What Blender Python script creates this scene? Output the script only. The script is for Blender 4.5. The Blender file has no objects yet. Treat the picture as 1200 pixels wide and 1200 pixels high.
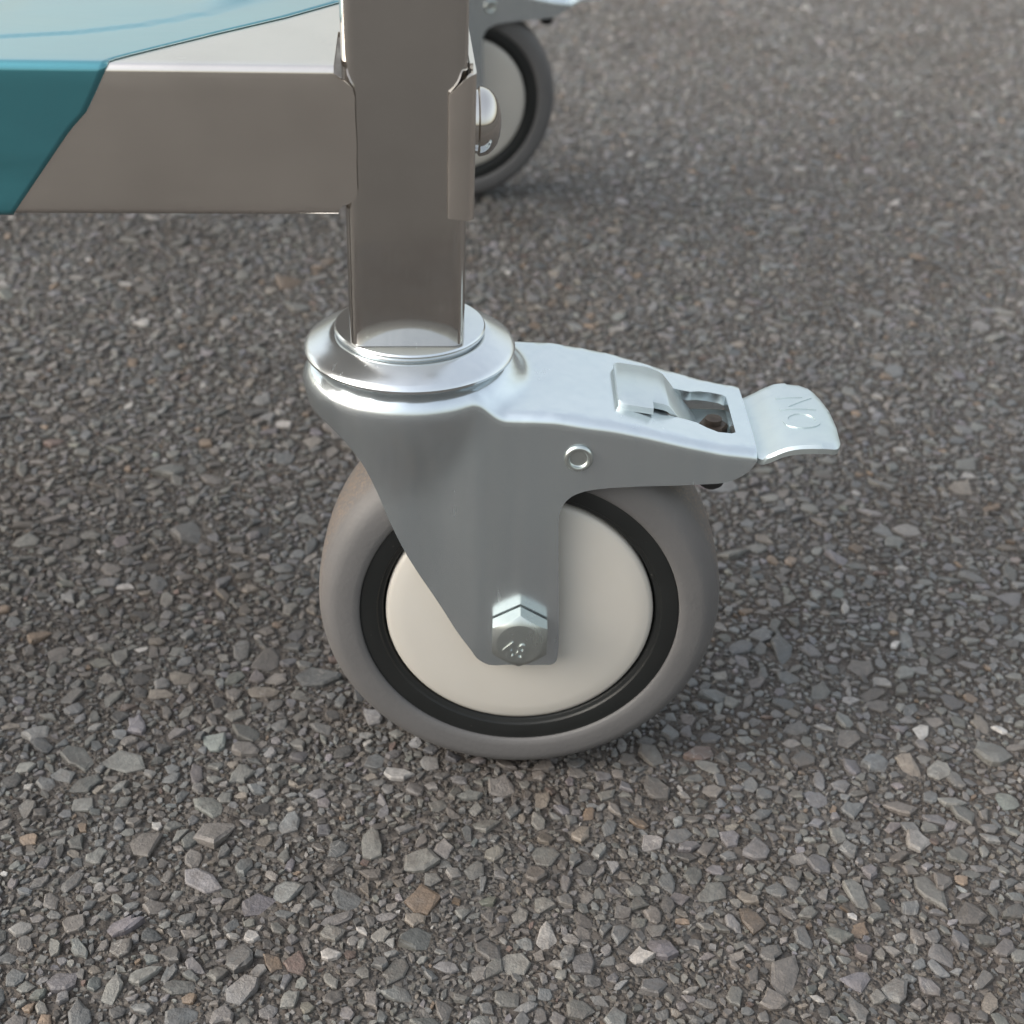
import bpy, bmesh, math, random
import numpy as np
from mathutils import Vector, Matrix
from mathutils.geometry import delaunay_2d_cdt

MM = 0.001
PI = math.pi
random.seed(7)
SC = bpy.context.scene
COL = SC.collection

# ------------------------------------------------------------------ camera
F = Vector((0.01703, 0.846219, -0.532563))
R = Vector((0.999516, -0.000538, 0.031108))
U = Vector((-0.026038, 0.532835, 0.845818))
CAM = Vector((-8.42, -296.914, 257.608))          # millimetres
FPX = 1673.62                                     # focal length in pixels of a 1200 px wide frame
cd = bpy.data.cameras.new('camera')
cam = bpy.data.objects.new('camera', cd)
COL.objects.link(cam)
cam.matrix_world = Matrix(((R.x, U.x, -F.x, CAM.x * MM), (R.y, U.y, -F.y, CAM.y * MM),
                           (R.z, U.z, -F.z, CAM.z * MM), (0, 0, 0, 1)))
cd.sensor_width = 36
cd.lens = 36 * FPX / 1200
cd.clip_start = 0.01
cd.clip_end = 900
cd.dof.use_dof = True
cd.dof.focus_distance = 0.318
cd.dof.aperture_fstop = 22
SC.camera = cam

# ------------------------------------------------------------------ light
SUN_EL, SUN_AZ = 33, 256         # degrees; azimuth clockwise from +Y: behind the camera, to its left
w = bpy.data.worlds.new('World')
SC.world = w
w.use_nodes = True
nt = w.node_tree
sky = nt.nodes.new('ShaderNodeTexSky')
sky.sky_type = 'NISHITA'
sky.sun_disc = False
sky.sun_elevation = math.radians(SUN_EL)
sky.sun_rotation = math.radians(SUN_AZ)
sky.air_density = 2.2
sky.dust_density = 6.0
sky.ozone_density = 4.0
bg = nt.nodes['Background']
hs = nt.nodes.new('ShaderNodeHueSaturation')       # thin cloud: the blue is washed out
hs.inputs['Saturation'].default_value = 0.38
nt.links.new(sky.outputs[0], hs.inputs['Color'])
nt.links.new(hs.outputs[0], bg.inputs[0])
bg.inputs[1].default_value = 0.15
ld = bpy.data.lights.new('sun', 'SUN')
ld.energy = 0.5
ld.angle = math.radians(80)
ld.color = (1, 0.94, 0.86)
sun = bpy.data.objects.new('sun', ld)
COL.objects.link(sun)
_az, _el = math.radians(SUN_AZ), math.radians(SUN_EL)
sun.rotation_euler = Vector((math.sin(_az) * math.cos(_el), math.cos(_az) * math.cos(_el), math.sin(_el))).to_track_quat('Z', 'Y').to_euler()
SC.view_settings.view_transform = 'Standard'
SC.view_settings.look = 'None'
SC.view_settings.gamma = 1
SC.view_settings.exposure = 1.3
SC.view_settings.use_curve_mapping = False
SC.cycles.max_bounces = 8
SC.cycles.caustics_reflective = True
SC.cycles.blur_glossy = 1.0
SC.cycles.sample_clamp_indirect = 4.0
SC.cycles.caustics_refractive = False

# ------------------------------------------------------------------ materials
class NB:
    """A small node builder for one procedural material."""
    def __init__(self, name):
        self.m = bpy.data.materials.new(name)
        self.m.use_nodes = True
        self.t = self.m.node_tree
        self.b = self.t.nodes['Principled BSDF']
        self.co = self.t.nodes.new('ShaderNodeTexCoord').outputs['Object']
    def set(self, **k):
        for n, v in k.items():
            i = self.b.inputs[n.replace('_', ' ')]
            if isinstance(v, bpy.types.NodeSocket):
                self.t.links.new(v, i)
            elif isinstance(v, tuple):
                i.default_value = (*v, 1) if i.type == 'RGBA' else v
            else:
                i.default_value = v
        return self
    def link(self, a, b):
        if isinstance(a, bpy.types.NodeSocket):
            self.t.links.new(a, b)
        else:
            b.default_value = a
    def mapped(self, scale):
        n = self.t.nodes.new('ShaderNodeMapping')
        n.inputs['Scale'].default_value = scale
        self.t.links.new(self.co, n.inputs[0])
        return n.outputs[0]
    def noise(self, scale, detail=4, rough=.55, vec=None, dist=0):
        n = self.t.nodes.new('ShaderNodeTexNoise')
        n.inputs['Scale'].default_value = scale
        n.inputs['Detail'].default_value = detail
        n.inputs['Roughness'].default_value = rough
        n.inputs['Distortion'].default_value = dist
        self.t.links.new(vec if vec is not None else self.co, n.inputs['Vector'])
        return n.outputs[0]
    def voronoi(self, scale, feature='F1', out='Distance', rand=1, vec=None):
        n = self.t.nodes.new('ShaderNodeTexVoronoi')
        n.feature = feature
        n.inputs['Scale'].default_value = scale
        n.inputs['Randomness'].default_value = rand
        self.t.links.new(vec if vec is not None else self.co, n.inputs['Vector'])
        return n.outputs[out]
    def ramp(self, fac, stops, interp='LINEAR'):
        n = self.t.nodes.new('ShaderNodeValToRGB')
        n.color_ramp.interpolation = interp
        e = n.color_ramp.elements
        while len(e) < len(stops):
            e.new(0.5)
        for k, (p, c) in enumerate(stops):
            e[k].position = p
            e[k].color = (c, c, c, 1) if isinstance(c, (int, float)) else (*c, 1)
        self.t.links.new(fac, n.inputs[0])
        return n.outputs[0]
    def mix(self, fac, a, b, mode='MIX'):
        n = self.t.nodes.new('ShaderNodeMix')
        n.data_type = 'RGBA'
        n.blend_type = mode
        self.link(fac, n.inputs[0])
        for v, i in ((a, 6), (b, 7)):
            if isinstance(v, bpy.types.NodeSocket):
                self.t.links.new(v, n.inputs[i])
            else:
                n.inputs[i].default_value = (*v, 1)
        return n.outputs[2]
    def math(self, op, a, b=0.0):
        n = self.t.nodes.new('ShaderNodeMath')
        n.operation = op
        self.link(a, n.inputs[0])
        self.link(b, n.inputs[1])
        return n.outputs[0]
    def range(self, v, lo, hi, a=0, b=1):
        n = self.t.nodes.new('ShaderNodeMapRange')
        self.link(v, n.inputs[0])
        for k, x in enumerate((lo, hi, a, b)):
            n.inputs[k + 1].default_value = x
        return n.outputs[0]
    def bump(self, h, strength=.3, dist=.001, normal=None):
        n = self.t.nodes.new('ShaderNodeBump')
        n.inputs['Strength'].default_value = strength
        n.inputs['Distance'].default_value = dist
        self.t.links.new(h, n.inputs['Height'])
        if normal is not None:
            self.t.links.new(normal, n.inputs['Normal'])
        return n.outputs[0]
    def attr(self, name):
        n = self.t.nodes.new('ShaderNodeAttribute')
        n.attribute_name = name
        return n.outputs['Color']

def steel(name, base, rough, streak, fleck=0.04, bumpy=.02, wave=None):
    """Brushed stainless: streaks run along the axis given a small scale."""
    k = NB(name)
    s1 = k.noise(1, 3, .6, k.mapped(streak))
    s2 = k.noise(60, 3, .6)
    r = k.math('ADD', k.range(s1, .3, .7, rough - .02, rough + .02), k.range(s2, .35, .7, -.02, fleck))
    c = k.mix(k.range(k.noise(35, 4), .35, .7), base, tuple(x * .9 for x in base))
    nrm = k.bump(s1, bumpy, .0003)
    if wave:                                       # drawn tube: faint ripples along its length
        nrm = k.bump(k.noise(1, 3, .5, k.mapped(wave)), .25, .0006, nrm)
        sm = k.range(k.noise(22, 5, .65), .52, .7)
        r = k.math('ADD', r, k.math('MULTIPLY', sm, .10))
        c = k.mix(k.math('MULTIPLY', sm, .5), c, (base[0] * .75, base[1] * .74, base[2] * .73))
    return k.set(Base_Color=c, Metallic=1.0, Roughness=r, Normal=nrm).m

def zinc(name, base, rough, blot=.018):
    k = NB(name)
    n1, n2 = k.noise(70, 5, .6), k.noise(420, 3)
    c = k.mix(k.range(k.noise(28, 3), .35, .7), base, (base[0] * .96, base[1] * .99, base[2] * .98))
    scr = k.range(k.noise(1, 2, .5, k.mapped((900, 60, 200)), 1.5), .66, .74)
    rub = k.math('MULTIPLY', k.range(k.noise(1, 3, .6, k.mapped((300, 300, 40)), 1), .60, .72), k.range(k.noise(40, 3), .5, .62))
    r = k.math('ADD', k.range(n1, .3, .7, rough - blot, rough + blot), k.math('ADD', k.math('MULTIPLY', scr, .012), k.math('MULTIPLY', rub, .10)))
    st = k.noise(1, 4, .6, k.mapped((260, 260, 9)), .4)
    c = k.mix(k.range(st, .42, .68, 0, .28), c, (base[0] * .80, base[1] * .84, base[2] * .88))
    pit = k.range(k.voronoi(260), .05, .09)
    spot = k.math('MULTIPLY', k.math('SUBTRACT', 1.0, pit), k.range(k.noise(38, 2), .6, .66))
    c = k.mix(k.math('MULTIPLY', spot, .35), c, (.2, .19, .17))
    return k.set(Base_Color=c, Metallic=.93, Roughness=r, Normal=k.bump(n2, .012, .0003)).m

M_ZINC = zinc('zinc_plated_steel', (.655, .70, .73), .23)
M_RING = zinc('zinc_plated_race', (.68, .70, .72), .22)
M_BOLT = zinc('zinc_bolt', (.55, .58, .57), .26)
M_PEDAL = zinc('zinc_pedal', (.62, .67, .68), .42)
M_POST = steel('stainless_post', (.60, .57, .54), .13, (2200, 2200, 40), .03, .008, (170, 170, 5))
M_LIP = steel('stainless_tray', (.70, .65, .605), .24, (40, 2600, 2600), .02, .006)
M_DOME = steel('polished_stainless', (.60, .57, .54), .12, (300, 300, 300), .02)
k = NB('dark_iron')
M_IRON = k.set(Base_Color=k.ramp(k.noise(300), [(.3, (.03, .022, .018)), (.7, (.09, .07, .055))]), Metallic=.6, Roughness=.55).m
k = NB('black_rubber')
M_RUBBER = k.set(Base_Color=k.ramp(k.noise(200), [(.3, (.010, .010, .011)), (.7, (.016, .016, .017))]), Roughness=.5).m
k = NB('black_plastic')
dust = k.range(k.voronoi(420), .06, .10, 1, 0)
dust = k.math('MULTIPLY', dust, k.range(k.noise(60), .52, .6))
M_BLACK = k.set(Base_Color=k.mix(dust, (.010, .011, .011), (.10, .09, .08)), Roughness=k.range(k.noise(90), .3, .7, .38, .5),
                Normal=k.bump(k.noise(900, 2), .06, .0002)).m
k = NB('cream_plastic')
M_CREAM = k.set(Base_Color=k.mix(k.range(k.noise(45, 4), .3, .7), (.49, .465, .425), (.47, .445, .405)), Roughness=k.range(k.noise(80), .3, .7, .36, .46),
                Normal=k.bump(k.noise(700, 2), .03, .0002), Subsurface_Weight=.08, Subsurface_Radius=(.004, .003, .002), Subsurface_Scale=.3).m
k = NB('grey_tyre_rubber')
sep = k.t.nodes.new('ShaderNodeSeparateXYZ'); k.t.links.new(k.co, sep.inputs[0])
rad = k.math('SQRT', k.math('ADD', k.math('MULTIPLY', sep.outputs[0], sep.outputs[0]), k.math('MULTIPLY', sep.outputs[2], sep.outputs[2])))
grit = k.math('MULTIPLY', k.range(rad, .0488, .0499), k.range(k.noise(1400, 4, .7), .49, .58))
film = k.math('MULTIPLY', k.range(rad, .046, .050, 0, .30), k.range(k.noise(90, 4), .3, .65))
c = k.mix(k.range(k.noise(60, 4), .3, .7), (.122, .118, .118), (.108, .105, .105))
c = k.mix(film, c, (.16, .132, .112))
c = k.mix(grit, c, (.22, .165, .125))
M_TYRE = k.set(Base_Color=c, Roughness=k.range(k.noise(160), .3, .7, .48, .6), Specular_IOR_Level=.35,
               Normal=k.bump(k.math('ADD', k.noise(900, 3), k.math('MULTIPLY', k.math('MULTIPLY', k.range(rad, .0485, .0496), k.noise(1500, 5, .75)), 6.0)), .25, .0004)).m
k = NB('teal_film')
wr = k.noise(1, 3, .5, k.mapped((14, 40, 90)), .6)
M_FILM = k.set(Base_Color=k.mix(k.range(k.noise(30), .3, .7), (.055, .25, .29), (.05, .22, .265)), Metallic=.75, Roughness=.30,
               Coat_Weight=1.0, Coat_Roughness=.05, Coat_IOR=1.55, Normal=k.bump(k.math('ADD', wr, k.math('MULTIPLY', k.noise(45, 3), .5)), .22, .0008)).m
k = NB('film_edge')
M_FILMEDGE = k.set(Base_Color=k.mix(k.noise(100), (.42, .58, .60), (.32, .50, .53)), Roughness=.3).m

# stones take their own colour from a colour attribute; grain, veins and dust come from noise
def stone_material(name):
    k = NB(name)
    c = k.attr('tone')
    g = k.noise(700, 5, .7)
    c = k.mix(1.0, c, k.ramp(g, [(.25, .62), (.5, 1.0), (.75, 1.32)]), 'MULTIPLY')
    vein = k.range(k.math('ABSOLUTE', k.math('SUBTRACT', k.noise(170, 3, .5, None, 1.2), .5)), .0, .018, .5, 0)
    vein = k.math('MULTIPLY', vein, k.range(k.noise(60), .55, .62))
    c = k.mix(vein, c, (.42, .41, .39))
    d = k.math('MULTIPLY', k.range(k.noise(120, 5, .65), .46, .66), .5)
    d = k.math('MAXIMUM', d, k.math('MULTIPLY', k.range(k.noise(40, 7, .75), .50, .66), .82))
    c = k.mix(d, c, (.086, .074, .066))
    stain = k.range(k.noise(7, 4, .6), .46, .62, 0, .55)
    c = k.mix(stain, c, k.mix(1.0, c, (.78, .72, .68), 'MULTIPLY'))
    h = k.math('ADD', k.noise(420, 4, .6), k.math('MULTIPLY', k.noise(1700, 3, .6), .5))
    return k.set(Base_Color=c, Roughness=k.range(g, .3, .7, .42, .68), Specular_IOR_Level=.5, Normal=k.bump(h, .55, .0009)).m
M_STONE = stone_material('stone')
k = NB('bitumen_and_grit')
v1 = k.voronoi(900, 'F1', 'Color')
v1d = k.voronoi(900, 'F1', 'Distance')
v2 = k.voronoi(420, 'F1', 'Color')
v2d = k.voronoi(420, 'F1', 'Distance')
tone1 = k.ramp(k.math('ADD', k.math('MULTIPLY', k.mix(1.0, v1, (0.330, 0.330, 0.330), 'MULTIPLY'), 1.0), .0), [(0, (0.038, 0.034, 0.030)), (.14, (0.064, 0.056, 0.050)), (.2, (0.099, 0.093, 0.086)), (.3, (0.154, 0.144, 0.134)), (.33, (0.115, 0.086, 0.064))])
tone2 = k.ramp(k.mix(1.0, v2, (1, 0, 0), 'MULTIPLY'), [(0, (0.042, 0.037, 0.034)), (.15, (0.093, 0.086, 0.081)), (.3, (0.134, 0.128, 0.122))])
pick = k.range(k.noise(240, 3), .48, .54)
c = k.mix(pick, tone1, tone2)
c = k.mix(k.range(k.noise(25, 5, .6), .35, .7, 0, .75), c, (0.074, 0.059, 0.049))
# beyond the modelled stones the sheet itself carries the look of the aggregate
sp = k.t.nodes.new('ShaderNodeSeparateXYZ'); k.t.links.new(k.co, sp.inputs[0])
ex = k.math('POWER', k.math('DIVIDE', k.math('SUBTRACT', sp.outputs[0], .09), .70), 2.0)
ey = k.math('POWER', k.math('DIVIDE', k.math('SUBTRACT', sp.outputs[1], .48), .80), 2.0)
out = k.range(k.math('ADD', ex, ey), .90, 1.02)
v3, v3d = k.voronoi(330, 'F1', 'Color'), k.voronoi(330, 'F1', 'Distance')
far = k.ramp(k.mix(1.0, v3, (1, 0, 0), 'MULTIPLY'), [(0, (.06, .056, .052)), (.12, (.105, .10, .094)), (.25, (.135, .129, .121)), (.33, (.19, .182, .172))])
far = k.mix(k.range(v3d, .45, .8), far, (.05, .043, .038))
c = k.mix(out, c, far)
h = k.math('SUBTRACT', k.math('MULTIPLY', k.noise(300, 4, .65), 1.2), k.mix(out, k.mix(pick, v1d, v2d), v3d))
M_GROUND = k.set(Base_Color=c, Roughness=.8, Specular_IOR_Level=.3, Normal=k.bump(h, .9, .0016)).m

# ------------------------------------------------------------------ object helpers
def new_obj(name, mesh, parent=None, **props):
    o = bpy.data.objects.new(name, mesh)
    COL.objects.link(o)
    if parent is not None:
        o.parent = parent
    for a, b in props.items():
        o[a] = b
    return o

def finish(name, bm, mat, parent=None, smooth=40, scale=MM, recalc=True, **props):
    if recalc:
        bmesh.ops.recalc_face_normals(bm, faces=bm.faces)
    if scale != 1:
        bmesh.ops.scale(bm, vec=(scale,) * 3, verts=bm.verts)
    me = bpy.data.meshes.new(name)
    bm.to_mesh(me)
    bm.free()
    for m in (mat if isinstance(mat, (list, tuple)) else (mat,)):
        me.materials.append(m)
    if smooth:
        me.shade_smooth()
        me.set_sharp_from_angle(angle=math.radians(smooth))
    return new_obj(name, me, parent, **props)

def lathe(bm, prof, axis='Z', center=(0, 0, 0), n=96, closed=False, mi=0):
    """prof: (radius, height) pairs."""
    rings = []
    for r, h in prof:
        ring = []
        for i in range(n):
            a = 2 * PI * i / n
            if axis == 'Z':
                p = (r * math.cos(a), r * math.sin(a), h)
            elif axis == 'Y':
                p = (r * math.cos(a), h, r * math.sin(a))
            else:
                p = (h, r * math.cos(a), r * math.sin(a))
            ring.append(bm.verts.new(Vector(p) + Vector(center)))
        rings.append(ring)
    pairs = list(zip(rings, rings[1:])) + ([(rings[-1], rings[0])] if closed else [])
    for a, b in pairs:
        for i in range(n):
            f = bm.faces.new((a[i], a[(i + 1) % n], b[(i + 1) % n], b[i]))
            f.material_index = mi
    if not closed:
        for r, flip in ((rings[0], True), (rings[-1], False)):
            bm.faces.new(r[::-1] if flip else r).material_index = mi

def cdt(outline, step, holes=()):
    """Triangulate a 2-D outline with inner grid points; returns points and faces."""
    pts, edges = [], []
    for loop in (outline, *holes):
        s = len(pts)
        pts += [Vector(p) for p in loop]
        edges += [(s + i, s + (i + 1) % len(loop)) for i in range(len(loop))]
    xs, ys = [p[0] for p in outline], [p[1] for p in outline]
    lim = (step * .45) ** 2
    border = np.array([(p[0], p[1]) for p in pts])
    y, row = min(ys) + step / 2, 0
    while y < max(ys):
        x = min(xs) + (step / 2 if row % 2 else step)
        while x < max(xs):
            if ((border - (x, y)) ** 2).sum(1).min() > lim:
                pts.append(Vector((x, y)))
            x += step
        y += step * .87
        row += 1
    v, e, f, *_ = delaunay_2d_cdt(pts, edges, [], 2 if holes else 1, 1e-5)
    f = [[i for i in q] for q in f]
    if holes:
        out = []
        for q in f:
            c = sum((v[i] for i in q), Vector((0, 0))) / len(q)
            if inside(c, outline) and not any(inside(c, h) for h in holes):
                out.append(q)
        f = out
    return v, f

def inside(p, poly):
    r, n = False, len(poly)
    for i in range(n):
        a, b = poly[i], poly[(i + 1) % n]
        if (a[1] > p[1]) != (b[1] > p[1]) and p[0] < (b[0] - a[0]) * (p[1] - a[1]) / (b[1] - a[1]) + a[0]:
            r = not r
    return r

def densify(poly, step, closed=True):
    out = []
    n = len(poly)
    for i in range(n if closed else n - 1):
        a, b = Vector(poly[i]), Vector(poly[(i + 1) % n])
        m = max(1, int((b - a).length / step))
        out += [tuple(a.lerp(b, j / m)) for j in range(m)]
    if not closed:
        out.append(tuple(poly[-1]))
    return out

def round_poly(poly, radius, n=5):
    """Round the corners of a 2-D polygon; radius may be one number or one per corner."""
    out, m = [], len(poly)
    for i in range(m):
        r = radius[i] if isinstance(radius, (list, tuple)) else radius
        p, a, b = Vector(poly[i]), Vector(poly[i - 1]), Vector(poly[(i + 1) % m])
        if r <= 0:
            out.append(tuple(p)); continue
        u, v = (a - p).normalized(), (b - p).normalized()
        ang = u.angle(v)
        t = min(r / math.tan(ang / 2), (a - p).length * .49, (b - p).length * .49)
        for j in range(n + 1):
            s = j / n
            q0, q1 = p + u * t, p + v * t
            out.append(tuple((1 - s) ** 2 * q0 + 2 * s * (1 - s) * p + s * s * q1))
    return out

def box(bm, x0, x1, y0, y1, z0, z1, bev=0, seg=2, mi=0):
    r = bmesh.ops.create_cube(bm, size=1)
    for v in r['verts']:
        v.co = Vector(((x0 + x1) / 2 + v.co.x * (x1 - x0), (y0 + y1) / 2 + v.co.y * (y1 - y0), (z0 + z1) / 2 + v.co.z * (z1 - z0)))
    fs = set(f for v in r['verts'] for f in v.link_faces)
    for f in fs:
        f.material_index = mi
    if bev:
        bmesh.ops.bevel(bm, geom=list(set(e for f in fs for e in f.edges)), offset=bev, segments=seg, affect='EDGES', profile=.5)

def smoothstep(x, a, b):
    t = min(1, max(0, (x - a) / (b - a)))
    return t * t * (3 - 2 * t)

def lerp_table(x, tab):
    if x <= tab[0][0]:
        return tab[0][1]
    for (a, u), (b, v) in zip(tab, tab[1:]):
        if x <= b:
            return u + (v - u) * (x - a) / (b - a)
    return tab[-1][1]

def text_bm(body, size, depth, bevel=0.0, bold=0.0):
    """Raised lettering as a bmesh lying in the XY plane, centred."""
    cu = bpy.data.curves.new('lettering', 'FONT')
    cu.body = body
    cu.size = size
    cu.extrude = depth / 2
    cu.offset = size * bold
    cu.bevel_depth = bevel
    cu.align_x, cu.align_y = 'CENTER', 'CENTER'
    cu.resolution_u = 4
    o = bpy.data.objects.new('lettering', cu)
    COL.objects.link(o)
    dg = bpy.context.evaluated_depsgraph_get()
    me = bpy.data.meshes.new_from_object(o.evaluated_get(dg))
    bm = bmesh.new()
    bm.from_mesh(me)
    bpy.data.meshes.remove(me)
    bpy.data.objects.remove(o)
    bpy.data.curves.remove(cu)
    return bm

def absorb(bm, other, fn, mi=0):
    m = {v: bm.verts.new(fn(v.co)) for v in other.verts}
    for f in other.faces:
        try:
            g = bm.faces.new([m[v] for v in f.verts])
            g.material_index = mi
        except ValueError:
            pass
    other.free()

# ------------------------------------------------------------------ one caster, origin on the ground under its swivel axis
# (fork shapes are worked out with x measured from the wheel axle, then shifted)
SW = 27.14                                        # trail: swivel axis is this far left of the axle
ARM_TOP = [(-12, 108.6), (6, 108.2), (19, 106.2), (26, 104.6), (35, 102.2), (44, 100.1), (53, 98.9)]
ARM_HALF = [(-42, 13.6), (-14, 19.2), (-12.8, 19.44), (-11.6, 19.64), (-10.4, 19.78), (-9, 19.86), (-7, 19.9), (14, 19.8), (53, 17.2)]
CR, BEND = 24.8, 3.4

def crown_r(z):
    return 18.0 + (CR - 18.0) * smoothstep(z, 82, 112)

def section_y(x, z):
    """Half width of the fork at x and height z."""
    a = lerp_table(x, ARM_HALF)
    d = x + SW
    rr = crown_r(z)
    c = math.sqrt(max(0, rr * rr - d * d)) if d < rr else 0
    k = 1.0
    return k * math.log(math.exp(a / k) + math.exp(c / k)) - (k * math.log(2) if abs(a - c) < .01 else 0)

def top_z(x, y):
    d = math.hypot(x + SW, y)
    s = 1 - smoothstep(d, 21.8, 28.2)
    return lerp_table(x, ARM_TOP) * (1 - s) + 113.6 * s

def base_xy(u, z):
    """Fork outline point for parameter u (x from the axle if u > -SW, else arc length on the crown)."""
    if u >= -SW:
        return Vector((u, -section_y(u, z)))
    ph = (-SW - u) / CR
    rx = 22.5 + (CR - 22.5) * smoothstep(z, 96, 110)
    return Vector((-SW - rx * math.sin(ph), -section_y(-SW, z) * math.cos(ph)))

def base_n(u):
    e = .25
    t = base_xy(u + e, 108) - base_xy(u - e, 108)
    return Vector((-t.y, t.x)).normalized()

def bend_r(u):
    return 2.3 + 2.0 * (1 - smoothstep(u, -16, -9))

def fork_half(bm):
    u_left = -SW - CR * PI / 2
    def u_of_x(x):
        return x if x >= -SW else -SW - CR * math.asin(min(1, (-SW - x) / CR))
    low = [(-51.2, 103.4), (-48.5, 103.2), (-45.6, 102.4), (-43, 100.6), (-40.5, 97.8), (-37, 93), (-28.9, 72), (-15.2, 48.2), (-11.0, 41.2), (-8.5, 39.2), (-5, 38.9),
           (6.2, 38.9), (9.3, 39.4), (9.8, 43.0), (9.5, 52), (9.1, 60), (7.9, 81), (8.3, 84.4), (9.4, 86.6), (11.2, 88.3), (14.4, 89.6), (20, 90.1), (40.5, 90.9), (45.5, 91.2),
           (49, 92.6), (51.2, 94.8), (52.3, 97.0)]
    cols = []
    u = u_left
    while u < 52.3 - .2:
        cols.append(u)
        u += .62 if -24 < u < -4 else 1.15
    cols.append(52.3)
    # wall and bend: parameter plane (u, v), v is 0 where the bend starts
    def zw(u):
        p = base_xy(u, 108)
        r = bend_r(u)
        q = p + base_n(u) * r
        return top_z(q.x, q.y) - r
    qb = PI / 2
    outline = []
    for x, z in low:
        uu = u_of_x(max(x, -SW - CR))
        outline.append((uu, z - zw(uu)))
    for _ in range(2):                               # soften the drawn outline
        outline = [outline[0]] + [tuple(Vector(a).lerp(b, t)) for a, b in zip(outline, outline[1:]) for t in (.25, .75)] + [outline[-1]]
    outline = densify(outline, 1.1, closed=False)
    topv = 4.0
    outline += [(c, topv) for c in reversed(cols)]
    v, f = cdt(outline, 1.35)
    vs = []
    for q in v:
        u, s = q
        r = bend_r(u)
        z0 = zw(u)
        if s <= 0:
            z = z0 + s
            p = base_xy(u, z)
            vs.append(bm.verts.new((p.x, p.y, z)))
        else:
            th = min(1, s / topv) * qb
            p = base_xy(u, min(108, z0 + s)) + base_n(u) * (r - r * math.cos(th))
            vs.append(bm.verts.new((p.x, p.y, z0 + r * math.sin(th))))
    for q in f:
        bm.faces.new([vs[i] for i in q])
    # top sheet: from the end of the bend to the middle line, with the cut-out for the pedal
    edge = []
    for c in cols:
        p = base_xy(c, 108) + base_n(c) * bend_r(c)
        edge.append((p.x, p.y))
    poly = list(edge)
    poly.append((52.3, -8.0)); poly.append((52.3, 0)); poly.append((48.2, 0))
    cut = [(48.2, -8.8), (47.2, -9.6), (44, -9.9), (41.5, -9.1), (39.2, -7.7), (36.5, -7.4), (32.8, -7.5), (32.0, -7.0), (32.0, 0)]
    poly += cut
    stop = [(edge[0][0], 0)]
    poly += [(-SW + 10, 0)]
    poly += [(-SW - 9, -4.5), (edge[0][0] + 3, 0)]
    poly = [poly[0]] + densify(poly[:], 1.2)[1:]
    v, f = cdt(poly, 1.4)
    vs = [bm.verts.new((q[0], q[1], top_z(q[0], q[1]))) for q in v]
    for q in f:
        bm.faces.new([vs[i] for i in q])

def build_fork(parent):
    bm = bmesh.new()
    fork_half(bm)
    g = bmesh.ops.duplicate(bm, geom=bm.verts[:] + bm.edges[:] + bm.faces[:])['geom']
    dv = [e for e in g if isinstance(e, bmesh.types.BMVert)]
    for q in dv:
        q.co.y = -q.co.y
    bmesh.ops.reverse_faces(bm, faces=[e for e in g if isinstance(e, bmesh.types.BMFace)])
    bmesh.ops.remove_doubles(bm, verts=bm.verts, dist=.04)
    bmesh.ops.recalc_face_normals(bm, faces=bm.faces)
    up = sum(f.normal.z * f.calc_area() for f in bm.faces if f.calc_center_median().z > 100)
    if up < 0:
        bmesh.ops.reverse_faces(bm, faces=bm.faces)
    bmesh.ops.smooth_vert(bm, verts=[q for q in bm.verts if not q.is_boundary and q.co.z > 96 and q.co.x < 0], factor=.5, use_axis_x=True, use_axis_y=True, use_axis_z=True)
    bmesh.ops.solidify(bm, geom=bm.faces[:], thickness=2.4)
    bmesh.ops.translate(bm, vec=(SW, 0, 0), verts=bm.verts)
    return finish('fork', bm, M_ZINC, parent, smooth=42)

def flap_z(x):
    return lerp_table(x, [(50.5, 97.6), (53.2, 96.9), (54.6, 97.1), (56, 97.9), (57.5, 98.9), (59.5, 99.7), (62, 100.2), (65, 100.4), (68, 100.3), (70, 100.0), (72.5, 99.5)])

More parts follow.
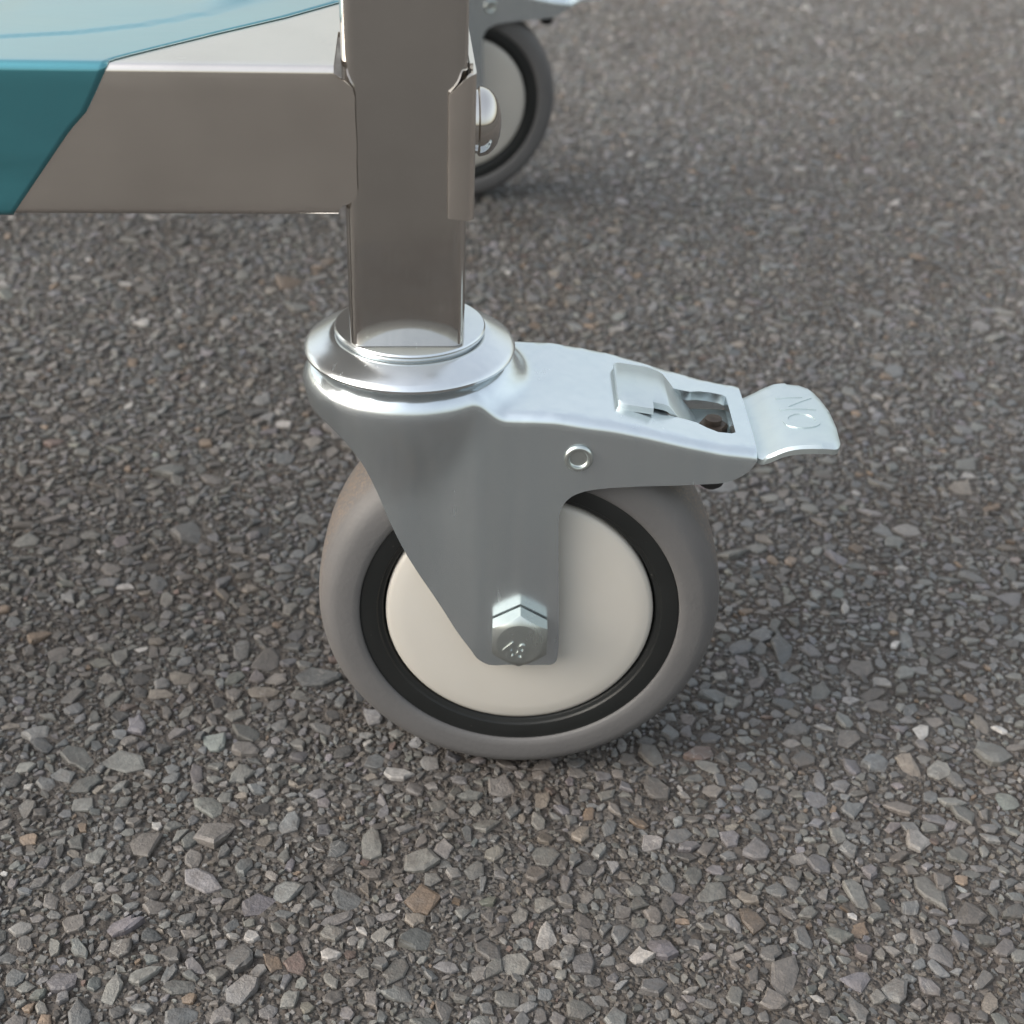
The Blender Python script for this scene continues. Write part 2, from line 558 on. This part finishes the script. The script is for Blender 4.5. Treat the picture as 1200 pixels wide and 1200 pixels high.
def build_pedal(parent):
    bm = bmesh.new()
    # the flap that is stepped on
    out = [(51, -12.5), (53.4, -15.6), (57, -15.8), (66, -15.8), (70.6, -15.2), (71.9, -12), (72.5, -4), (72.3, 4), (71.0, 10), (68.2, 15.0), (64.5, 16.0), (59, 15.9), (53.8, 14.9), (51, 12.5)]
    out = densify(round_poly(out, 2.2, 4), 1.0)
    v, f = cdt(out, 1.3)
    def flap_smooth(x):
        return sum(flap_z(x + d) for d in (-1, -.5, 0, .5, 1)) / 5
    def lay(side):
        ring = np.array([(p[0], p[1]) for p in out])
        vs = []
        for q in v:
            d = math.sqrt(((ring - (q[0], q[1])) ** 2).sum(1).min())
            e = .7 * max(0, 1 - d / .8) ** 2
            vs.append(bm.verts.new((q[0], q[1], flap_smooth(q[0]) - (e if side > 0 else 2.3 - e * .4))))
        for t in f:
            bm.faces.new([vs[i] for i in (t if side > 0 else t[::-1])])
        return vs
    a, b = lay(1), lay(-1)
    n = len(out)
    for i in range(n):
        j = (i + 1) % n
        try:
            bm.faces.new((a[j], a[i], b[i], b[j]))
        except ValueError:
            pass
    # lettering ON, read from the pedal's end
    tb = text_bm('ON', 12.6, .5)
    for ycut in np.arange(-6, 6.1, .8):
        bmesh.ops.bisect_plane(tb, geom=tb.verts[:] + tb.edges[:] + tb.faces[:], dist=1e-5, plane_co=(0, ycut, 0), plane_no=(0, 1, 0))
    absorb(bm, tb, lambda c: Vector((64.8 - c.y, c.x * .86 + .8, flap_smooth(64.8 - c.y) + .0 + c.z * .9)))
    # the upper tab: a plate lying on the arm with a step in its near side, then a ramp down into the cut-out
    prof = [(20.6, 107.4), (24.5, 106.9), (28.6, 106.3), (31.2, 105.8), (32.4, 105.3), (33.4, 104.2), (36, 101.0), (39.5, 96.6), (43, 92.4)]
    def half(x):
        return (10.4, 10.6) if x < 28.65 else (7.1, 10.6 - (x - 28.65) * .42 if x < 33.4 else 8.6)
    xs = []
    for p, q in zip(prof, prof[1:]):
        xs += [p[0] + (q[0] - p[0]) * j / 3 for j in range(3)]
    xs.append(43)
    xs = sorted(set(xs + [28.6, 28.7]))
    rows = []
    for x in xs:
        z = lerp_table(x, prof)
        n_, f_ = half(x)
        c = .8 if x < 21.2 else 0
        rows.append([bm.verts.new(p) for p in ((x, -n_ + c, z - .35), (x, -n_ + .45 + c, z), (x, 0, z + .05), (x, f_ - .45 - c, z), (x, f_ - c, z - .35), (x, f_ - c, z - 1.9), (x, -n_ + c, z - 1.9))])
    for r0, r1 in zip(rows, rows[1:]):
        for i in range(7):
            bm.faces.new((r0[i], r0[(i + 1) % 7], r1[(i + 1) % 7], r1[i]))
    bm.faces.new(rows[0][::-1]); bm.faces.new(rows[-1])
    # lever body under the arm joining tab and flap
    box(bm, 38, 54, -11, 11, 93.2, 95.0, .3)
    bmesh.ops.translate(bm, vec=(SW, 0, 0), verts=bm.verts)
    return finish('brake_pedal', bm, M_PEDAL, parent, smooth=38)

def build_wheel(parent):
    n = 144
    tyre = bmesh.new()
    half = [(39.0, -14.2), (39.05, -15.2), (39.5, -15.6), (41.0, -15.8), (44.4, -15.7), (45.6, -15.35), (46.8, -14.6), (47.9, -13.5), (48.8, -11.9), (49.4, -9.8), (49.75, -7.2), (49.92, -4), (50.0, 0)]
    lathe(tyre, half + [(r, -y) for r, y in half[-2::-1]], 'Y', (SW, 0, 0), n, closed=True)
    bmesh.ops.translate(tyre, vec=(-SW, 0, 0), verts=tyre.verts)
    t = finish('tyre', tyre, M_TYRE, parent, smooth=50)
    t.location = (SW * MM, 0, 50 * MM)
    rim = bmesh.new()
    prof = [(30, -9), (33.1, -9), (33.35, -13.2), (33.7, -13.7), (34.6, -14.0), (34.9, -14.5), (38.3, -15.0), (38.95, -14.8), (39.0, -14.0)]
    lathe(rim, prof + [(r, -y) for r, y in prof[::-1]], 'Y', (0, 0, 0), n, closed=True)
    r = finish('wheel_rim', rim, M_BLACK, parent, smooth=30)
    r.location = (SW * MM, 0, 50 * MM)
    for s in (-1, 1):
        d = bmesh.new()
        prof = [(32.6, -10), (32.75, -13.4), (32.4, -14.1), (31.4, -14.55), (28, -15.0), (20, -15.4), (10, -15.6), (4, -15.6)]
        lathe(d, [(a, b * -s) for a, b in prof], 'Y', (0, 0, 0), n)
        o = finish('hub_cap', d, M_CREAM, parent, smooth=45)
        o.location = (SW * MM, 0, 50 * MM)

def build_bolt(parent, s):
    """Hexagon axle bolt head with raised 4.8 on its face (s = -1 faces the viewer)."""
    bm = bmesh.new()
    af = 6.55
    def hexring(r, y, rot=0):
        return [bm.verts.new((r * math.sin(i * PI / 3), y, r * math.cos(i * PI / 3))) for i in range(6)]
    n = 48
    R1 = af / math.cos(PI / 6)
    def hexr(a):
        m = (a % (PI / 3)) - PI / 6
        return af / math.cos(m)
    ys = 20.0
    th = 5.4
    rings = []
    for kind in range(4):
        ring = []
        for i in range(n):
            a = 2 * PI * i / n
            hr = hexr(a)
            if kind == 0:
                r, y = hr, ys + .45
            elif kind == 1:
                r, y = hr, ys + th - (hr - af * .84) * .62
            elif kind == 2:
                r, y = af * .85, ys + th - .03
            else:
                r, y = af * .82, ys + th
            ring.append(bm.verts.new((r * math.sin(a), -y if s < 0 else y, r * math.cos(a))))
        rings.append(ring)
    for a, b in zip(rings, rings[1:]):
        for i in range(n):
            bm.faces.new((a[i], a[(i + 1) % n], b[(i + 1) % n], b[i]))
    bm.faces.new(rings[-1]); bm.faces.new(rings[0][::-1])
    y0, y1 = sorted((s * (ys - .3), s * (ys + .5)))
    lathe(bm, [(5.7, y0), (5.7, y1)], 'Y', n=32)
    if s < 0:
        tb = text_bm('4.8', 6.3, .4, .05, .012)
        ca, sa = math.cos(math.radians(-13)), math.sin(math.radians(-13))
        absorb(bm, tb, lambda c: Vector(((c.x * .72 * ca - c.y * sa) - 1.25, -(ys + th + .08) - c.z * 1.2, (c.x * .72 * sa + c.y * ca) - 2.0)))
    o = finish('axle_bolt', bm, M_BOLT, parent, smooth=25)
    o.location = (SW * MM, 0, 49.4 * MM)

def build_caster(parent):
    c = bpy.data.objects.new('caster', None)
    COL.objects.link(c)
    c.empty_display_size = .03
    c.parent = parent
    build_fork(c)
    build_pedal(c)
    build_wheel(c)
    build_bolt(c, -1)
    build_bolt(c, 1)
    # swivel race: cone, groove and the plate under the leg
    bm = bmesh.new()
    lathe(bm, [(10, 112.8), (20.5, 112.8), (20.9, 113.6), (21.6, 114.2), (23.3, 114.4), (23.95, 114.9), (24.05, 115.5), (23.7, 116.1), (22.9, 116.55), (21.4, 117.35), (19.8, 118.1), (18.6, 118.6),
               (17.9, 118.85), (17.3, 118.9), (16.4, 118.9), (16.3, 119.3), (10, 119.3)], 'Z', n=128)
    finish('swivel_race', bm, M_RING, c, smooth=35)
    bm = bmesh.new()
    lathe(bm, [(8, 118.6), (16.3, 119.2), (16.9, 119.35), (17.1, 119.7), (17.1, 120.3), (16.8, 120.65), (16.3, 120.75), (8, 120.75)], 'Z', n=128)
    finish('top_washer', bm, M_RING, c, smooth=35)
    # hollow pivot rivet through the arm
    for s in (-1, 1):
        bm = bmesh.new()
        y = 19.95 * s
        lathe(bm, [(3.3, 0), (3.3, .35), (3.0, .75), (2.6, .85), (2.25, .7), (2.1, .2), (1.9, .05), (1.5, .1), (.5, .15)], 'Y', n=40)
        for q in bm.verts:
            q.co.y *= s
        o = finish('rivet', bm, M_BOLT, c, smooth=50)
        o.location = ((SW + 11.6) * MM, y * MM, 98.0 * MM)
    bm = bmesh.new()
    lathe(bm, [(3.4, 94), (3.4, 89.2), (2.9, 87.6), (1.8, 86.7), (.5, 86.4)], 'Z', (SW + 43.3, -11.5, 0), n=32)
    finish('brake_stop', bm, M_RUBBER, c, smooth=50)
    # brake screw seen through the cut-out
    bm = bmesh.new()
    for i in range(1):
        lathe(bm, [(3.6, 92), (3.6, 97.3), (3.2, 97.9), (2.0, 97.9)], 'Z', (SW + 44.0, -1.5, 0), n=6)
        lathe(bm, [(2.0, 97.5), (2.0, 99.2), (.4, 99.4)], 'Z', (SW + 44.0, -1.5, 0), n=20)
    finish('brake_screw', bm, M_IRON, c, smooth=35)
    return c

def copy_tree(o, parent):
    c = o.copy()
    COL.objects.link(c)
    c.parent = parent
    for ch in list(o.children):
        copy_tree(ch, c)
    return c

# ------------------------------------------------------------------ the trolley (its own axes are turned a little to the caster's)
CART_ROT = math.radians(4.0)
trolley = bpy.data.objects.new('trolley', None)
COL.objects.link(trolley)
trolley.location = (-SW * MM, 0, 0)
trolley.rotation_euler.z = CART_ROT
trolley['label'] = 'stainless steel trolley standing on zinc plated caster wheels on grey asphalt'
trolley['category'] = 'trolley'
LEN, DEP = 340.0, 418.0
RIM = 72.0                                       # width of the sheet rim; the unseen open middle is made up to let light underneath

caster = build_caster(trolley)
caster.rotation_euler.z = -CART_ROT
for (x, y, a) in ((0, DEP, math.radians(17.5)), (-LEN, 0, math.radians(-25)), (-LEN, DEP, math.radians(30))):
    c = copy_tree(caster, trolley)
    c.location = (x * MM, y * MM, 0)
    c.rotation_euler.z = a - CART_ROT

def rounded_square(h, r, n=6):
    return round_poly([(-h, -h), (h, -h), (h, h), (-h, h)], r, n)

def build_leg(px, py, z0, z1):
    bm = bmesh.new()
    o = rounded_square(12.6, 3.0, 8)
    zs = [z0, z0 + .4] + list(np.linspace(z0 + 30, z1, 12))
    rows = []
    for i, z in enumerate(zs):
        s = .985 if i == 0 else 1
        rows.append([bm.verts.new((p[0] * s - .7, p[1] * s, z)) for p in o])
    m = len(o)
    for a, b in zip(rows, rows[1:]):
        for i in range(m):
            bm.faces.new((a[i], a[(i + 1) % m], b[(i + 1) % m], b[i]))
    bm.faces.new(rows[0][::-1]); bm.faces.new(rows[-1])
    l = finish('leg', bm, M_POST, trolley, smooth=30)
    l.location = (px * MM, py * MM, 0)
    return l
leg = build_leg(0, 0, 120.8, 800)
for x, y in ((0, DEP), (-LEN, 0), (-LEN, DEP)):
    l = leg.copy(); COL.objects.link(l); l.location = (x * MM, y * MM, 0)

# lower tray: a folded sheet, front lip lapping the leg
ZT, ZB, TH = 181.6, 151.2, 1.2
def build_tray():
    bm = bmesh.new()
    r, n, D = 1.5, 6, DEP + 14
    prof = [(v, ZT) for v in (D, DEP - RIM + 14, 270, 180, RIM, 50, 40, 30, 20, 13.4, 4, -4, -10)]
    prof += [(-14.0 + r - r * math.sin(PI / 2 * i / n), ZT - r + r * math.cos(PI / 2 * i / n)) for i in range(n + 1)]
    first_front = len(prof) - 1
    prof += [(-14.0, z) for z in (176.4, 174, 170, 166, 162, 158, 155.6, 154.2, ZB + 1.3)]
    last_front = len(prof) - 1
    prof += [(-14.0 + 1.3 - 1.3 * math.cos(PI / 2 * i / 5), ZB + 1.3 - 1.3 * math.sin(PI / 2 * i / 5)) for i in range(1, 6)]
    prof.append((-9.0, ZB))
    us = [-LEN - 12.9, -LEN - 12.2, -LEN + 14.5] + list(np.linspace(-LEN + RIM, -RIM, 6)) + [-60, -50, -40, -32, -26, -21, -17, -14.6, -13.6, -12.6, -11.8, -11.1, -10.6, 0, 12.2, 12.9]
    i_end, i_tip = us.index(-14.6), us.index(-10.6)
    def pos(i, j):
        v, z = prof[j]
        u = us[i]
        if i_end < i <= i_tip and v <= -14.0 + 1e-6:
            z = min(max(z, lerp_table(u, [(-14.6, 153.3), (-12.6, 153.7), (-11.1, 154.9), (-10.6, 156.4)])),
                    lerp_table(u, [(-14.6, 179.4), (-13.6, 179.3), (-12.6, 178.8), (-11.1, 177.4), (-10.6, 175.6)]))
            u += .10 * math.sin(z * .5) * (i - i_end) / (i_tip - i_end)
        return u, v, z
    V = {}
    def vert(i, j):
        if (i, j) not in V:
            V[i, j] = bm.verts.new(pos(i, j))
        return V[i, j]
    for i in range(len(us) - 1):
        for j in range(len(prof) - 1):
            uc, vc = (us[i] + us[i + 1]) / 2, (prof[j][0] + prof[j + 1][0]) / 2
            if vc > 13.4:
                ok = not (-LEN + RIM < uc < -RIM and RIM < vc < DEP - RIM + 14)
            elif j < 12:
                ok = -LEN + 14.5 < uc < -14.6 or uc > 12.2 or uc < -LEN - 12.2
            elif first_front <= j < last_front:
                ok = -LEN + 14.5 < uc < -10.6
            else:
                ok = -LEN + 14.5 < uc < -14.6
            if ok:
                bm.faces.new((vert(i, j), vert(i, j + 1), vert(i + 1, j + 1), vert(i + 1, j)))
    bmesh.ops.dissolve_degenerate(bm, dist=.01, edges=bm.edges)
    bm.normal_update()
    if sum(f.normal.z for f in bm.faces) < 0:
        bmesh.ops.reverse_faces(bm, faces=bm.faces)
    bmesh.ops.solidify(bm, geom=bm.faces[:], thickness=1.1)
    return finish('tray', bm, M_LIP, trolley, smooth=35, recalc=False)
tray = build_tray()

def build_side_lip():
    """Right lip: runs back along the trolley, its front end wrapped round the corner of the leg."""
    bm = bmesh.new()
    x1, y1, r = 13.5, -14.1, 2.2
    path = [(7.9, y1 + .25), (8.5, y1), (x1 - r, y1)]
    for i in range(1, 7):
        a = PI / 2 * i / 7
        path.append((x1 - r + r * math.sin(a), y1 + r - r * math.cos(a)))
    path += [(x1, y1 + r + .2), (x1, 20), (x1, 120), (x1, 250), (x1, DEP + 14)]
    rows = []
    for q in path:
        s = smoothstep(q[0], 7.8, x1 - .3) if q[1] < 0 else 1
        zt = 176.4 + 3.9 * s ** .7
        zb = 150.2 + .5 * (1 - s) + (0 if q[1] < 10 else .6)
        rows.append([bm.verts.new((q[0], q[1], z)) for z in (zb, zb + 1.0, 160, 170, zt - .6, zt)])
    for a, b in zip(rows, rows[1:]):
        for i in range(5):
            bm.faces.new((a[i], b[i], b[i + 1], a[i + 1]))
    # inward bend of the top edge
    for a, b in zip(rows[2:], rows[3:]):
        pass
    bmesh.ops.recalc_face_normals(bm, faces=bm.faces)
    fr = [f for f in bm.faces if f.normal.y < -.8 or f.normal.x > .8]
    if sum(f.normal.x for f in bm.faces) < 0:
        bmesh.ops.reverse_faces(bm, faces=bm.faces)
    bmesh.ops.solidify(bm, geom=bm.faces[:], thickness=1.1)
    return finish('corner_plate', bm, M_LIP, trolley, smooth=35, recalc=False)
build_side_lip()

# domed bolt through the lip into the leg
bm = bmesh.new()
lathe(bm, [(6.6, 13.4), (6.6, 14.5), (6.9, 14.6), (7.2, 14.9), (7.1, 15.7), (6.7, 16.8), (5.9, 17.8), (4.6, 18.7), (3.0, 19.25), (1.4, 19.5), (.4, 19.55)], 'X', (0, 1.0, 166.6), n=64)
finish('dome_bolt', bm, M_DOME, trolley, smooth=35)

# protective film: a thin sheet over part of the top and the lip
def build_film():
    bm = bmesh.new()
    t = .1
    r = 1.5 + t
    curve = [(-200, 13), (-110, 2.5), (-84, 3), (-68, 7.5), (-55, 15), (-44, 25), (-36, 38), (-30, 50), (-26, 70)]   # edge of the part that has lifted off
    prof = [(v, ZT + t) for v in np.linspace(64, -11.0, 90)]
    prof += [(-14.0 - t + r - r * math.sin(PI / 2 * i / 6), ZT + t - r + r * math.cos(PI / 2 * i / 6)) for i in range(7)]
    prof += [(-14.0 - t, z) for z in np.linspace(177, 154, 16)]
    prof += [(-14.0 - t + 1.4 - 1.4 * math.cos(PI / 2 * i / 5), ZB + 1.3 - 1.4 * math.sin(PI / 2 * i / 5)) for i in range(6)]
    rows = []
    NU = 70
    for v, z in prof:
        if z > ZT and v > -11.5:
            ue = lerp_table(v, [(-12, -57.8), (-8, -54.8), (10, -39.5), (25, -26), (40, -14.8), (120, -14.8)])
        else:
            s = (ZT - z) / (ZT - ZB)
            ue = lerp_table(s, [(0, -57.8), (.1, -59.4), (.3, -62.9), (.42, -66.5), (1, -80.3)])
        row = []
        for u in list(np.linspace(-LEN + 60, -160, 8)) + list(np.linspace(-150, ue, NU - 8)):
            zz, vv = z, v
            if z > ZT and v > -11.5:
                d = v - lerp_table(u, curve)
                zz += .35 * smoothstep(d, -.5, .7) + .12 * math.sin(u * .11 + v * .05) * smoothstep(d, 2, 20) + 1.3 * math.exp(-((u + 36 + (v - 46) * -.5) / 5) ** 2 - ((v - 47) / 11) ** 2) - .3 * math.exp(-((u + 88) / 4) ** 2 - ((v - 40) / 14) ** 2)
            elif z < ZT - 2:
                vv -= .35 * smoothstep(z, 160, 152) * (.5 + .5 * math.sin(u * .21)) + .12 * max(0, math.sin(u * .13 + z * .3)) * smoothstep(z, 178, 172)
            row.append(bm.verts.new((u, vv, zz)))
        rows.append(row)
    for a, b in zip(rows, rows[1:]):
        for i in range(NU - 1):
            bm.faces.new((a[i], a[i + 1], b[i + 1], b[i]))
    o = finish('protective_film', bm, (M_FILM, M_FILMEDGE), trolley, smooth=60, label='teal blue protective plastic film still stuck on the tray')
    sol = o.modifiers.new('thickness', 'SOLIDIFY')
    sol.thickness = .00025
    sol.offset = 1
    sol.material_offset_rim = 1
    return o
build_film()

# ------------------------------------------------------------------ the ground: bitumen sheet with stones set into it
GZ = -1.3                                       # top of the bitumen, the stones stand up to about zero
bm = bmesh.new()
N = 60
S = 450000.0
vs = [bm.verts.new(p) for p in ((-S, -S, GZ), (S, -S, GZ), (S, S, GZ), (-S, S, GZ))]
bm.faces.new(vs)
road = finish('asphalt_road', bm, M_GROUND, None, smooth=0, kind='structure')

rng = np.random.default_rng(11)
X0, X1, Y0, Y1 = -630.0, 810.0, -340.0, 1300.0
CELL = .32
NX, NY = int((X1 - X0) / CELL), int((Y1 - Y0) / CELL)
occ = np.zeros((NX, NY), np.int32)
def in_region(x, y):
    return ((x - 90) / 700) ** 2 + ((y - 480) / 800) ** 2 < rng.uniform(.93, 1.0, len(x))
Fv, Rv, Uv, Cv = (np.array(q[:]) for q in (F, R, U, CAM))
def project(x, y, z):
    P = np.stack([x, y, z], 1) - Cv
    d = P @ Fv
    return 600 + FPX * (P @ Rv) / d, 600 - FPX * (P @ Uv) / d, d

th = np.linspace(0, 2 * PI, 12, endpoint=False)
test = np.concatenate([np.c_[np.cos(th), np.sin(th)] * .98, np.c_[np.cos(th), np.sin(th)] * .62, np.c_[np.cos(th[::3]), np.sin(th[::3])] * .3, [[0, 0]]])
stones = []                                       # x, y, a, b, angle, size class
sid = 1
AREA = (X1 - X0) * (Y1 - Y0)
#          semi-axis, tries per 1000 mm2, farthest distance from the camera
CLASSES = [(6.2, .16, 2000), (5.0, .6, 2000), (4.0, 2.6, 2000), (3.2, 8.0, 2000), (2.6, 18, 2000), (2.1, 30, 2000), (1.7, 80, 1500), (1.35, 170, 1150), (1.05, 320, 900), (.82, 520, 600), (.62, 700, 430)]
for rad_, dens, far in CLASSES:
    total = int(AREA * dens / 1000)
    disc_n = max(2, int(rad_ / CELL * 1.5))
    gx, gy = np.meshgrid(np.linspace(-1, 1, 2 * disc_n + 1), np.linspace(-1, 1, 2 * disc_n + 1))
    fill = np.c_[gx.ravel(), gy.ravel()]
    fill = fill[(fill ** 2).sum(1) <= 1.0]
    done = 0
    while done < total:
        nb = min(total - done, int(AREA / (rad_ * rad_ * 60)), 30000)
        done += nb
        x = rng.uniform(X0 + 9, X1 - 9, nb); y = rng.uniform(Y0 + 9, Y1 - 9, nb)
        dist = np.sqrt((x - CAM.x) ** 2 + (y - CAM.y) ** 2 + CAM.z ** 2)
        ok = in_region(x, y) & (dist < far * rng.uniform(.85, 1.15, nb))
        x, y = x[ok], y[ok]
        m = len(x)
        if m == 0:
            continue
        a = rad_ * rng.uniform(.85, 1.2, m); b = a / rng.uniform(1.05, 2.0, m)
        g = rng.uniform(0, PI, m)
        ca, sa = np.cos(g), np.sin(g)
        def cells(off):
            ox, oy = off[:, 0][None] * a[:, None], off[:, 1][None] * b[:, None]
            ix = ((x[:, None] + ox * ca[:, None] - oy * sa[:, None] - X0) / CELL).astype(int)
            iy = ((y[:, None] + ox * sa[:, None] + oy * ca[:, None] - Y0) / CELL).astype(int)
            return ix, iy
        ix, iy = cells(test * .93)
        free = (occ[ix, iy] > 0).sum(1) <= 3
        x, y, a, b, g, ca, sa = (q[free] for q in (x, y, a, b, g, ca, sa))
        m = len(x)
        if m == 0:
            continue
        ids = -np.arange(1, m + 1)
        ix, iy = cells(fill)
        keep_old = occ[ix, iy]
        occ[ix, iy] = np.where(keep_old > 0, keep_old, ids[:, None])
        tx, ty = cells(test * .9)
        got = occ[tx, ty]
        good = ((got == ids[:, None]) | (got > 0)).mean(1) > .9
        bad = ~good
        cur = occ[ix, iy]
        own = cur == ids[:, None]
        occ[ix, iy] = np.where(own & good[:, None], 1, np.where(cur < 0, 0, cur)) if False else cur
        neg = occ < 0
        lab = np.zeros(m + 1, np.int32); lab[1:][good] = 1
        occ[neg] = lab[-occ[neg]]
        for q in np.nonzero(good)[0]:
            stones.append((x[q], y[q], a[q], b[q], g[q], rad_))
stones = np.array(stones)
print("stones", len(stones), [(c[0], int((stones[:,5]==c[0]).sum())) for c in CLASSES])

def stone_colours(n, size):
    base = rng.normal(.118, .021, n).clip(.06, .22)
    c = np.stack([base * rng.normal(1.0, .03, n), base * rng.normal(1.0, .02, n), base * rng.normal(1.0, .04, n)], 1)
    kind = rng.random(n)
    def put(lo, hi, col, var):
        q = (kind >= lo) & (kind < hi)
        c[q] = np.array(col) * rng.normal(1, var, (q.sum(), 1)).clip(.6, 1.4)
    put(0, .15, (0.095, 0.100, 0.102), .2)           # blue grey slate
    put(.15, .30, (0.110, 0.112, 0.106), .2)         # greenish grey
    put(.30, .44, (0.107, 0.100, 0.094), .2)         # brownish grey
    put(.434, .449, (0.137, 0.104, 0.077), .25)        # ochre
    put(.452, .460, (0.106, 0.078, 0.068), .2)        # brick red
    put(.468, .486, (0.203, 0.199, 0.191), .18)         # pale
    put(.496, .500, (0.321, 0.317, 0.310), .12)         # quartz
    put(.500, .535, (0.131, 0.118, 0.102), .2)         # tan
    put(.535, .60, (0.065, 0.064, 0.063), .2)         # dark
    return (c * np.array((1.09, 1.065, 1.055))).clip(.03, .6)

def stone_shapes(st, n, detail):
    """Vertices of angular stones, all with n corners; returns verts (k, rings*n, 3) and the face pattern."""
    kx = len(st)
    x, y, a, b, g, rad_ = st.T
    ang = (np.arange(n)[None] + rng.uniform(-.42, .42, (kx, n))) / n * 2 * PI
    rr = rng.uniform(.66, 1.2, (kx, n))
    px, py = np.cos(ang) * rr * a[:, None], np.sin(ang) * rr * b[:, None]
    sz = np.sqrt(a * b)
    top = GZ + .25 + sz * rng.uniform(.18, .48, kx) + rng.uniform(-.22, .25, kx)
    top = np.minimum(top, GZ + rng.uniform(.45, 1.35, kx))
    big = sz > 2.8
    top[big] = GZ + rng.uniform(.45, 1.3, big.sum())
    tx, ty = rng.normal(0, .15, kx), rng.normal(0, .15, kx)
    hgt = np.maximum(top - GZ, .12)
    def ring(s, f, jit):
        s = s * rng.uniform(1 - jit, 1 + jit, (kx, n))
        qx, qy = px * s, py * s
        z = GZ + hgt[:, None] * f + (qx * tx[:, None] + qy * ty[:, None]) * min(1, f * 1.1)
        return qx, qy, z
    rings = [(px * 1.0, py * 1.0, np.full((kx, n), GZ - .25))]
    if detail:
        rings.append(ring(.985, .66, .04))
        rings.append(ring(.80, 1.0, .15))
    else:
        rings.append(ring(.80, 1.0, .12))
    ca, sa = np.cos(g)[:, None], np.sin(g)[:, None]
    V = np.concatenate([np.stack([x[:, None] + qx * ca - qy * sa, y[:, None] + qx * sa + qy * ca, z], 2) for qx, qy, z in rings], 1)
    if detail:                                     # an off-centre peak breaks the flat top into facets
        qx, qy = rng.normal(0, .22, kx) * a, rng.normal(0, .22, kx) * b
        z = top + sz * rng.uniform(-.02, .10, kx) + qx * tx + qy * ty
        pk = np.stack([x + qx * ca[:, 0] - qy * sa[:, 0], y + qx * sa[:, 0] + qy * ca[:, 0], z], 1)[:, None]
        V = np.concatenate([V, pk], 1)
    L = len(rings)
    faces = []
    for r_ in range(L - 1):
        for i in range(n):
            j = (i + 1) % n
            faces.append((r_ * n + i, r_ * n + j, (r_ + 1) * n + j, (r_ + 1) * n + i))
    if detail:
        faces += [((L - 1) * n + i, (L - 1) * n + (i + 1) % n, L * n) for i in range(n)]
    else:
        faces.append(tuple((L - 1) * n + i for i in range(n)))
    return V, faces

def mesh_from(name, blocks):
    """One mesh out of several (verts, faces, colours) blocks of alike stones."""
    vs, loops, starts, totals, cols = [], [], [], [], []
    base = pos = 0
    for V, faces, c in blocks:
        kx, nv, _ = V.shape
        vs.append(V.reshape(-1, 3))
        pat = np.concatenate([np.array(f) for f in faces])
        tot = np.array([len(f) for f in faces])
        loops.append((pat[None] + (base + np.arange(kx) * nv)[:, None]).ravel())
        t = np.tile(tot, kx)
        totals.append(t)
        cols.append(np.repeat(c, nv, 0))
        base += kx * nv
    vs, loops, totals, cols = np.concatenate(vs), np.concatenate(loops), np.concatenate(totals), np.concatenate(cols)
    starts = np.concatenate([[0], np.cumsum(totals)[:-1]])
    me = bpy.data.meshes.new(name)
    me.vertices.add(len(vs)); me.vertices.foreach_set('co', (vs * MM).astype(np.float32).ravel())
    me.loops.add(len(loops)); me.loops.foreach_set('vertex_index', loops.astype(np.int32))
    me.polygons.add(len(totals))
    me.polygons.foreach_set('loop_start', starts.astype(np.int32))
    me.update(calc_edges=True)
    at = me.color_attributes.new('tone', 'FLOAT_COLOR', 'POINT')
    at.data.foreach_set('color', np.c_[cols, np.ones(len(cols))].astype(np.float32).ravel())
    me.materials.append(M_STONE)
    me.shade_flat()
    return me

# the 300 stones that show largest stand alone; those behind the trolley do not count
px, py, dd = project(stones[:, 0], stones[:, 1], np.zeros(len(stones)))
hid = ((px < 430) & (py < 262)) | ((px > 385) & (px < 665) & (py < 480)) | ((px > 350) & (px < 985) & (py > 400) & (py < 560)) | (((px - 611) / 236) ** 2 + ((py - 715) / 182) ** 2 < 1) | ((px > 540) & (px < 665) & (py < 235))
seen = (px > 4) & (px < 1196) & (py > 4) & (py < 1196) & ~hid
shown = stones[:, 2] * stones[:, 3] / dd ** 3 * seen
order = np.argsort(-shown)
single = np.zeros(len(stones), bool)
single[order[:300]] = True
colours = stone_colours(len(stones), stones[:, 2])
for q in order[:300]:
    V, fc = stone_shapes(stones[q:q + 1], int(rng.integers(6, 11)), True)
    me = mesh_from('stone', [(V, fc, colours[q:q + 1])])
    new_obj('stone', me, road)
blocks = []
rest = ~single
near_ = (stones[:, 2] > 1.45) & (dd < 900)
nn = rng.integers(5, 8, len(stones))
for n in (5, 6, 7):
    for det in (True, False):
        q = rest & (nn == n) & (near_ == det)
        if q.sum():
            V, fc = stone_shapes(stones[q], n, det)
            blocks.append((V, fc, colours[q]))
me = mesh_from('gravel', blocks)
print('gravel tris', len(me.polygons))
g = new_obj('gravel', me, road, kind='stuff')
